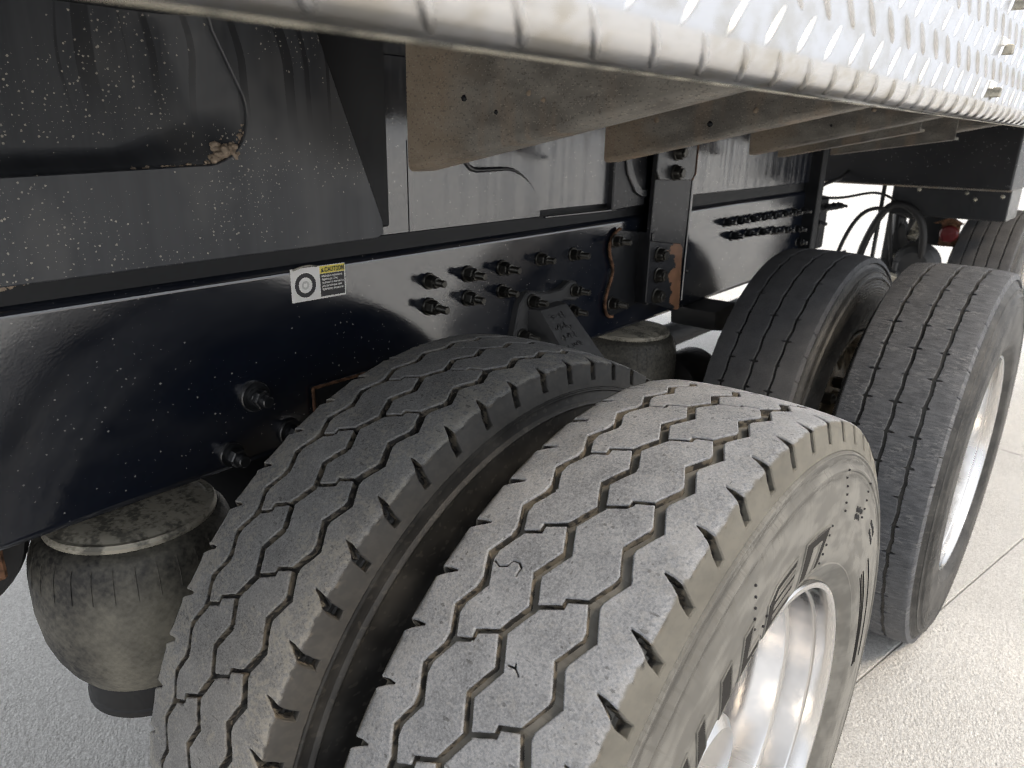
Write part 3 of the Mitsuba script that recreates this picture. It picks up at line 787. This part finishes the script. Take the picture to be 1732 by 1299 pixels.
# ---- side panel at the left, with a recessed pocket
def ring_arc(cx, cz, r, a0, a1, n=8):
    return [(cx + r * math.cos(a), cz + r * math.sin(a)) for a in np.linspace(a0, a1, n)]
pocket = [(-1.6, .735), (-.52, .7555), (-.36, .7615)] + ring_arc(-.262, .833, .068, -math.pi / 2 - .1, .30, 12) + [(-.232, .930), (-.245, .99), (-1.6, .99)]
outer = [(-1.9, .612), (-.52, .6365), (.022, .6455), (.036, .652), (.034, .672), (-.070, .938), (-.10, 1.03), (-1.9, 1.03)]
SP = put(TR + "__side_panel", plate(outer, -.621, -.615, .0015, holes=[pocket]), "paint_dusty", 30, label="dusty black side panel with a round-cornered pocket and slanted end")
po = Polygon(outer)
put(SP + "__edge_flange", plate(outer, -.665, -.6215, .001, holes=[list(po.buffer(-.005).exterior.coords)[:-1]]), "paint_dusty", 30)
Yg, Zg = np.meshgrid(np.r_[-1.6, -1.2, np.arange(-.90, -.16, .007)], np.arange(.725, .995, .007))
pk = Polygon(pocket)
dist = np.where(shapely.contains_xy(pk, Yg.ravel(), Zg.ravel()), shapely.distance(shapely.points(Yg.ravel(), Zg.ravel()), pk.exterior), 0).reshape(Yg.shape)
q = np.clip(dist / (.022 + .045 * np.clip((Yg + .36) / .12, 0, 1)), 0, 1)
dep = .034 * (.5 - .5 * np.cos(math.pi * q ** .8))
Vp = np.c_[(-.6222 - dep).ravel(), Yg.ravel(), Zg.ravel()]
nn, kk = Yg.shape
idx = np.arange(nn * kk).reshape(nn, kk)
Fp = np.vstack([np.c_[idx[:-1, :-1].ravel(), idx[:-1, 1:].ravel(), idx[1:, 1:].ravel()], np.c_[idx[:-1, :-1].ravel(), idx[1:, 1:].ravel(), idx[1:, :-1].ravel()]])
put(SP + "__pocket_wall", trimesh.Trimesh(Vp, Fp, process=False), "paint_pocket", True)
# dried mud lying in the pocket's corner and on the lower ledge
def mud_lump(path, rad, seed, per=7):
    g = np.random.default_rng(seed); ms = []
    for (y, z), r in zip(path, rad):
        for q in range(per):
            rr = r * g.uniform(.22, .75)
            s = trimesh.creation.icosphere(1, rr)
            v = s.vertices
            v = v * (0.45 + 1.1 * meshkit.fbm(v * 260 + g.uniform(0, 90, 3), 3, seed))[:, None]
            ms.append(trimesh.Trimesh(v * g.uniform(.7, 1.4, 3) + [-.624 + g.uniform(-.010, .004), y + g.normal() * r * .75, z + g.normal() * r * .38], s.faces, process=False))
    return cat(*ms)
ml = [(-.350, .7625), (-.335, .763)] + [(-.315 + .006 * k, .7645) for k in range(8)] + ring_arc(-.262, .833, .0655, -1.5, -.25, 13)
put(SP + "__dried_mud", mud_lump(ml, [.003, .002] + [.0018 + .0003 * k for k in range(8)] + [.006, .007, .0075, .008, .0095, .0105, .0105, .010, .0085, .0065, .0045, .003, .002], 4, 10), "mud", 40, label="brown dried mud caught in the pocket corner")
put(SP + "__dried_mud", mud_lump([(-.545 + .009 * k, .6400 + .002 * (k % 3)) for k in range(8)], [.008, .011, .013, .011, .009, .007, .005, .003], 9), "mud", 40)

# ---- tapered cross members under the deck
def channel(y, xi, zi, xo, zo, ztop_=.945, flange=.055, r=.011, th=.006, n=24):
    xs = np.linspace(xi, xo, n); V = []; F = []
    a = np.linspace(0, math.pi / 2, 6)
    for x in xs:
        zb = zi + (zo - zi) * (x - xi) / (xo - xi)
        o = [(y, ztop_)] + [(y + r - r * math.cos(q), zb + r - r * math.sin(q)) for q in a] + [(y + flange, zb)]
        i = [(y + flange, zb + th)] + [(y + r - (r - th) * math.cos(q), zb + r - (r - th) * math.sin(q)) for q in a[::-1]] + [(y + th, ztop_)]
        V += [(x, p, q) for p, q in o + i]
    k = len(V) // n; i = np.arange(k); j = (i + 1) % k
    for q in range(n - 1):
        c, d = q * k, (q + 1) * k
        F += [np.c_[c + i, d + i, d + j], np.c_[c + i, d + j, c + j]]
    m = trimesh.Trimesh(np.array(V), np.vstack(F), process=False)
    h = k // 2
    caps = []
    for base, flip in ((0, 1), ((n - 1) * k, 0)):
        for q in range(h - 1):
            f = [[base + q, base + q + 1, base + k - 2 - q], [base + q, base + k - 2 - q, base + k - 1 - q]]
            caps += [x[::-1] for x in f] if flip else f
    m = trimesh.Trimesh(m.vertices, np.vstack([m.faces, np.array(caps)]), process=False)
    if m.volume < 0: m.invert()
    return m
DK = "deck"
for k, (y, zi, sl, lab) in enumerate([(.034, .754, .2125, "nearest brown cross member under the deck"), (.572, .761, .216, "second brown cross member from the near end"), (1.283, .772, .221, "third brown cross member from the near end"), (2.0, .775, .206, "farthest brown cross member")]):
    c = put(TR + "__cross_member", channel(y, -.548, zi, .135, zi + sl * .683), "steel_dusty", 30, label=lab)
    g5 = np.random.default_rng(20 + k)
    for q in range(4):
        x = g5.uniform(-.46, -.12); z = zi + sl * (x + .548) + g5.uniform(.02, .08)
        s = trimesh.creation.icosphere(2, g5.uniform(.003, .0055)); v = s.vertices * (0.75 + .5 * meshkit.fbm(s.vertices * 300 + q, 2, q))[:, None]
        put(c + "__mud_spot", trimesh.Trimesh(v * [1, .5, 1] + [x, y - .0005, z], s.faces, process=False), "mud" if q % 2 else "black_matte", True)
AB = put(TR + "__angle_bracket", cat(bx(-.54, -.170, 1.470, 1.476, .765, .95, .001)), "steel_dusty", False)
for key in (AB,):
    m = trimesh.Trimesh(np.array([(-.54, 1.47, .765), (-.17, 1.47, .842), (-.17, 1.47, .93), (-.54, 1.47, .93), (-.54, 1.476, .765), (-.17, 1.476, .842), (-.17, 1.476, .93), (-.54, 1.476, .93)]), np.zeros((0, 3), int), process=False)
    h = trimesh.convex.convex_hull(m.vertices)
    f = trimesh.convex.convex_hull(np.array([(-.54, 1.476, .765), (-.17, 1.476, .842), (-.54, 1.52, .765), (-.17, 1.52, .842), (-.54, 1.476, .771), (-.17, 1.476, .848), (-.54, 1.52, .771), (-.17, 1.52, .848)]))
    scene[key] = mikit.ply(cat(h, f), "steel_dusty", False)
h = trimesh.convex.convex_hull(np.array([(x, y, z) for y in (1.67, 1.676) for x, z in ((-.456, .773), (-.125, .824), (-.125, .90), (-.456, .90))]))
f = trimesh.convex.convex_hull(np.array([(x, y, z + d) for y in (1.676, 1.72) for d in (0, .006) for x, z in ((-.456, .773), (-.125, .824))]))
put(TR + "__angle_bracket", cat(h, f), "steel_dusty", False)

# ---- deck floor and the tread plate skirt with its rolled lower edge
put(TR + "__deck_floor", bx(-2.35, .150, -1.6, 4.6, .9465, .985, .004), "black_matte", False)
XS, ZR, RR_ = .165, .8635, .0215
Lf = 1.06 - ZR                       # flat height above the roll
arc = RR_ * math.pi * .62
def skirt_at(s, h):
    """s: distance up (+) from the roll's start, negative round the roll and under; h: height off the surface"""
    s = np.asarray(s, float)
    a = np.clip(-s / RR_, 0, math.pi * .62)
    x = np.where(s >= 0, XS, XS - RR_ + RR_ * np.cos(a)); z = np.where(s >= 0, ZR + s, ZR - RR_ * np.sin(a))
    nx = np.where(s >= 0, 1.0, np.cos(a)); nz = np.where(s >= 0, 0.0, -np.sin(a))
    return x + h * nx, z + h * nz
ss = np.r_[np.linspace(-arc, 0, 18), np.linspace(.01, .60, 12)]
yy = np.linspace(-1.6, 3.2, 90)
S, Y = np.meshgrid(ss, yy)
wob = (meshkit.fbm(np.c_[Y.ravel() * 3.1, S.ravel() * 6, np.zeros(S.size)], 3, 2) - .5) * .0018 * np.clip(S.ravel() / .04, 0.15, 1)
def grid_faces(a, b):
    idx = np.arange(a * b).reshape(a, b)
    return np.vstack([np.c_[idx[:-1, :-1].ravel(), idx[1:, :-1].ravel(), idx[1:, 1:].ravel()], np.c_[idx[:-1, :-1].ravel(), idx[1:, 1:].ravel(), idx[:-1, 1:].ravel()]])
x1, z1 = skirt_at(S.ravel(), wob); x2, z2 = skirt_at(S.ravel(), -.004 + wob)
f = grid_faces(*S.shape)
sk = trimesh.Trimesh(np.c_[x1, Y.ravel(), z1], f[:, ::-1], process=False)
# small lip below the roll
xe, ze = skirt_at(np.array([-arc]), np.array([0.0]))
lip = bx(float(xe[0]) - .006, float(xe[0]) + .001, -1.6, 3.2, float(ze[0]) - .0012, float(ze[0]) + .0022, .0008)
DP = put(TR + "__deck_skirt", sk, "tread_plate", True, label="bright aluminium tread plate skirt with rolled lower edge along the deck")
put(DP + "__back_face", trimesh.Trimesh(np.c_[x2, Y.ravel(), z2], f, process=False), "black_matte", True)
put(DP + "__lower_lip", lip, "zinc_dusty", False, label="dusty lip under the rolled edge")
# raised bars of the tread plate: lens shapes turned two ways, on a square lattice
PB = 0.0473
def bar(y, s, turn):
    n = 11
    t = np.linspace(-1, 1, n); prof = np.sqrt(np.clip(1 - t ** 2, 0, 1)) ** .8
    L, Wd, H = .0172, .0023, .0024
    ca, sa = math.cos(turn), math.sin(turn)
    w = np.array([-1.35, -.62, 0, .62, 1.35]); h = np.array([-.0004, .75, 1, .75, -.0004])
    a = np.repeat(t * L, 5); b = (np.maximum(prof, .12)[:, None] * w * Wd).ravel()
    hh = np.where(h > 0, H * h * prof[:, None], h).ravel()
    x, z = skirt_at(s + a * sa + b * ca, hh)
    k, q = np.meshgrid(np.arange(n - 1) * 5, np.arange(4), indexing="ij")
    o = (k + q).ravel()
    return trimesh.Trimesh(np.c_[x, y + a * ca - b * sa, z], np.vstack([np.c_[o, o + 5, o + 6], np.c_[o, o + 6, o + 1]]), process=False)
bars = []
for i in range(-36, 28):
    for j in range(-1, 9):
        for turn, oy, oz in ((-math.pi / 4, 0, 0), (math.pi / 4, .5, .5)):
            y, s = -.0115 + (i + oy) * PB, .896 - ZR + (j + oz) * PB
            if s < -.03: continue
            bars.append((np.hypot(y - CAM[1], np.hypot(XS - CAM[0], ZR + s - CAM[2])), y, s, turn, -.70 < y < .50))
near = sorted([b for b in bars if b[4]], key=lambda b: b[0])
for b in near[:300]:
    put(DP + "__raised_bar", bar(*b[1:4]), "tread_plate", True)
put(DP + "__far_bars", cat(*[bar(*b[1:4]) for b in near[300:] + [b for b in bars if not b[4]]]), "tread_plate", True, kind="stuff")
# small latches with white tape on the skirt
for y, z in ((.349, .921), (.327, .872), (.365, .972)):
    c = put(DP + "__clip", bx(XS - .001, XS + .010, y + .004, y + .016, z - .006, z + .005, .001), "zinc_dusty", False)
    put(DP + "__tape", bx(XS - .001, XS + .0025, y - .018, y + .022, z - .003 + .006, z + .0115, .0005), "white_vinyl", False)

# ---- air springs
def air_spring(x, y, z, lab, label):
    A = put(TR + "__air_spring", lathe([(z - .005, .095), (z - .004, .118), (z - .014, .131), (z - .035, .1395), (z - .075, .1450), (z - .12, .1455), (z - .165, .1405), (z - .195, .132), (z - .222, .120), (z - .243, .106), (z - .254, .092), (z - .246, .075)], 96, "z", (x, y, 0)), "bellow_rubber", True, label=label)
    put(A + "__top_plate", lathe([(z + .012, .0001), (z + .012, .085), (z + .010, .100), (z + .006, .108), (z + .007, .116), (z + .002, .1195), (z - .004, .1185), (z - .006, .10)][::-1], 96, "z", (x, y, 0)), "zinc_dusty", 30)
    put(A + "__piston", lathe([(z - .225, .0), (z - .225, .080), (z - .232, .094), (z - .250, .0985), (z - .285, .0985), (z - .288, .1005), (z - .297, .1005), (z - .30, .094), (z - .30, .0)][::-1], 72, "z", (x, y, 0)), "black_matte", 30)
    rb = []
    for t in np.linspace(-2.6, 1.2, 20):
        pts = [(x + (r + .0002) * math.cos(t), y + (r + .0002) * math.sin(t), q) for q, r in ((z - .020, .1345), (z - .035, .1398), (z - .052, .1425), (z - .068, .1442))]
        rb.append(tube(pts, .0006, 5))
    put(A + "__moulded_ribs", cat(*rb), "bellow_rubber", True, kind="stuff")
    put(A + "__moulded_line", tube([(x + .1447 * math.cos(t), y + .1447 * math.sin(t), z - .076) for t in np.linspace(-2.8, 1.4, 60)], .0004, 5), "bellow_rubber", True)
    return A
air_spring(-.715, -.385, .265, "near", "dusty rubber air spring under the frame at the left")
air_spring(-.740, 1.03, .281, "far", "air spring between the near and second wheels")
# trailing arm and suspension pieces seen under the rail
put(TR + "__suspension_arm", bx(-.80, -.66, -.30, 1.6, -.115, -.035, .01), "black_metal", False)
put(TR + "__rear_plate", bx(-.90, -.70, -.68, -.555, .235, .29, .004), "rust", False)
rr2 = lathe([(-.92, .0001), (-.92, .10), (-.90, .112), (-.76, .112), (-.74, .10), (-.74, .0001)], 40, "x", (0, -.62, .275)); rr2.invert()
put(TR + "__brake_chamber", rr2, "rubber_black", 30)
for y in (0, L2):
    ax = lathe([(-1.9, .0001), (-1.9, .07), (-1.15, .085), (-1.1, .19), (-1.0, .2), (-.9, .085), (-.42, .075), (-.42, .0001)], 40, "x", (0, y, 0)); ax.invert()
    put(TR + "__axle", ax, "black_matte", 30)
put(TR + "__brake_chamber", (lambda m: (m.invert(), m)[1])(lathe([(1.10, .0001), (1.10, .075), (1.13, .09), (1.24, .09), (1.27, .075), (1.27, .0001)], 36, "y", (-.62, 0, .12))), "rubber_black", 30)
put(TR + "__spring_seat", trimesh.convex.convex_hull(np.array([(x, y, z) for x in (-.70, -.555) for y, z in ((1.20, .335), (1.33, .345), (1.30, .262), (1.21, .280))])), "casting", False)
put(TR + "__cross_tie", bx(-1.5, -.70, .55, .68, .36, .58, .006), "black_matte", False)

# ---- beyond the second axle: box under the deck, hanging panel, hoses, lamp
FB = put(TR + "__tool_box", bx(-1.05, -.112, 2.8, 4.3, .640, .942, .006), "paint_box", False, label="dark box hung under the deck above the farthest wheel")
put(FB + "__drip_edge", bx(-1.05, -.108, 2.792, 2.800, .636, .642, .001), "steel_dusty", False)
LP = put(TR + "__lower_panel", bx(-.60, -.135, 3.02, 3.30, .50, .637, .004), "black_metal", False)
for x, z, h in ((-.262, .624, FB), (-.135, .618, FB), (-.262, .588, LP), (-.44, .628, FB)):
    s = trimesh.creation.icosphere(2, .008)
    put(h + "__bolt_head", s, "zinc_dusty", True, at=T().translate([x, 3.015 if h == LP else 2.80, z]))
put(TR + "__hanging_plate", bx(-.60, -.415, 3.42, 3.432, .33, .64, .002), "black_metal", False, label="dark plate hanging behind the hoses")
put(TR + "__hanging_plate", bx(-.72, -.63, 3.50, 3.512, .22, .66, .002), "black_metal", False)
put(TR + "__post", bx(-.655, -.640, 3.05, 3.075, .10, .64, .003), "black_metal", False)
put(TR + "__post", bx(-.800, -.770, 2.45, 2.50, .60, .94, .004), "black_matte", False)
put(TR + "__axle_clamp", bx(-.72, -.52, 3.2, 3.44, .10, .24, .012), "black_metal", False)
put(TR + "__valve", cat(bx(-.60, -.50, 2.96, 3.02, .16, .25, .01), tube([(-.55, 2.96, .2), (-.55, 2.90, .2)], .016, 12), tube([(-.52, 2.98, .25), (-.52, 2.98, .29)], .012, 12)), "casting", 30)
g8 = np.random.default_rng(8)
for k in range(7):
    x, z = -.60 + .027 * k, .615 - .018 * (k % 2)
    put(TR + "__fitting", cat(bx(-.007, .007, -.012, .012, -.007, .007, .002), tube([(0, -.012, 0), (0, -.028, g8.uniform(-.006, .006))], .004, 8)), "hardware", 30, at=T().translate([x, 3.405, z]))
put(TR + "__spring_hanger", trimesh.convex.convex_hull(np.array([(x, y, z) for y in (3.10, 3.16) for x, z in ((-.62, .06), (-.40, .06), (-.585, .40), (-.545, .46), (-.52, .36))])), "black_metal", False)
put(TR + "__spring_hanger", trimesh.convex.convex_hull(np.array([(x, y, z) for y in (2.62, 2.68) for x, z in ((-.74, .05), (-.60, .05), (-.70, .34), (-.66, .36))])), "black_metal", False)
put(TR + "__cable", tube(curve([(-.80, 2.47, .70), (-.76, 2.5, .60), (-.70, 2.6, .585), (-.64, 2.8, .60), (-.58, 3.0, .565)], 40), .006, 8), "rubber_black", True)
put(TR + "__cable", tube(curve([(-.66, 2.12, .66), (-.68, 2.2, .63), (-.70, 2.35, .64), (-.72, 2.6, .66), (-.74, 2.8, .69)], 40), .007, 8), "rubber_black", True)
HS = put(TR + "__air_hose", tube(curve([(-.70, 3.02, .16), (-.69, 3.01, .30), (-.645, 3.0, .45), (-.571, 3.0, .545), (-.49, 3.01, .52), (-.435, 3.02, .40), (-.43, 3.05, .28)], 60), .017, 12), "rubber_black", True, label="black hose arching over behind the second wheels")
put(TR + "__air_hose", tube(curve([(-.72, 2.7, .10), (-.70, 2.72, .36), (-.66, 2.8, .50), (-.6, 3.0, .52), (-.5, 3.3, .48)], 40), .009, 10), "rubber_black", True)
put(TR + "__air_hose", tube(curve([(-.60, 3.05, .54), (-.585, 3.05, .42), (-.56, 3.06, .28), (-.54, 3.08, .10)], 30), .008, 10), "rubber_black", True)
bc = lathe([(3.02, .0001), (3.02, .06), (3.04, .088), (3.07, .096), (3.08, .103), (3.095, .103), (3.105, .096), (3.15, .085), (3.17, .06), (3.17, .0001)], 40, "y", (-.455, 0, .275)); bc.invert()
put(TR + "__brake_chamber", bc, "casting", 30)
put(TR + "__shock_absorber", tube([(-.56, 3.15, .10), (-.60, 3.2, .56)], .030, 16), "black_metal", True)
for k, (x, y, z) in enumerate([(-.54, 3.1, .30), (-.50, 3.12, .40), (-.47, 3.05, .45), (-.53, 2.95, .22)]):
    put(TR + "__fitting", cat(bx(-.02, .02, -.02, .02, -.012, .012, .003), tube([(0, 0, -.02), (0, 0, .03)], .008, 8)), "zinc_dusty", 30, at=T().translate([x, y, z]) @ T().rotate([1, .4, 0], 40 * k))
# red lamp in a bent bracket between hose and far wheel
LM = put(TR + "__marker_lamp", (lambda m: (m.invert(), m)[1])(lathe([(3.30, .040), (3.285, .040), (3.278, .034), (3.275, .0001)][::-1], 32, "y", (-.385, 0, .405))), "red_lens", 30, label="red round lamp in a brown bracket near the farthest wheel")
put(LM + "__bracket", cat(bx(-.425, -.345, 3.30, 3.306, .345, .465, .001), trimesh.convex.convex_hull(np.array([(x, y, z) for y in (3.24, 3.306) for x, z in ((-.45, .455), (-.385, .485), (-.33, .455), (-.385, .479))]))), "rust", False)
# cross beams and driveline in the dark under the middle of the truck
put(TR + "__cross_tie", bx(-1.53, -.66, 2.28, 2.36, .40, .60, .006), "black_matte", False)
put(TR + "__drive_shaft", tube([(-1.09, -.2, .0), (-1.09, 3.9, .05)], .05, 20), "black_matte", True)
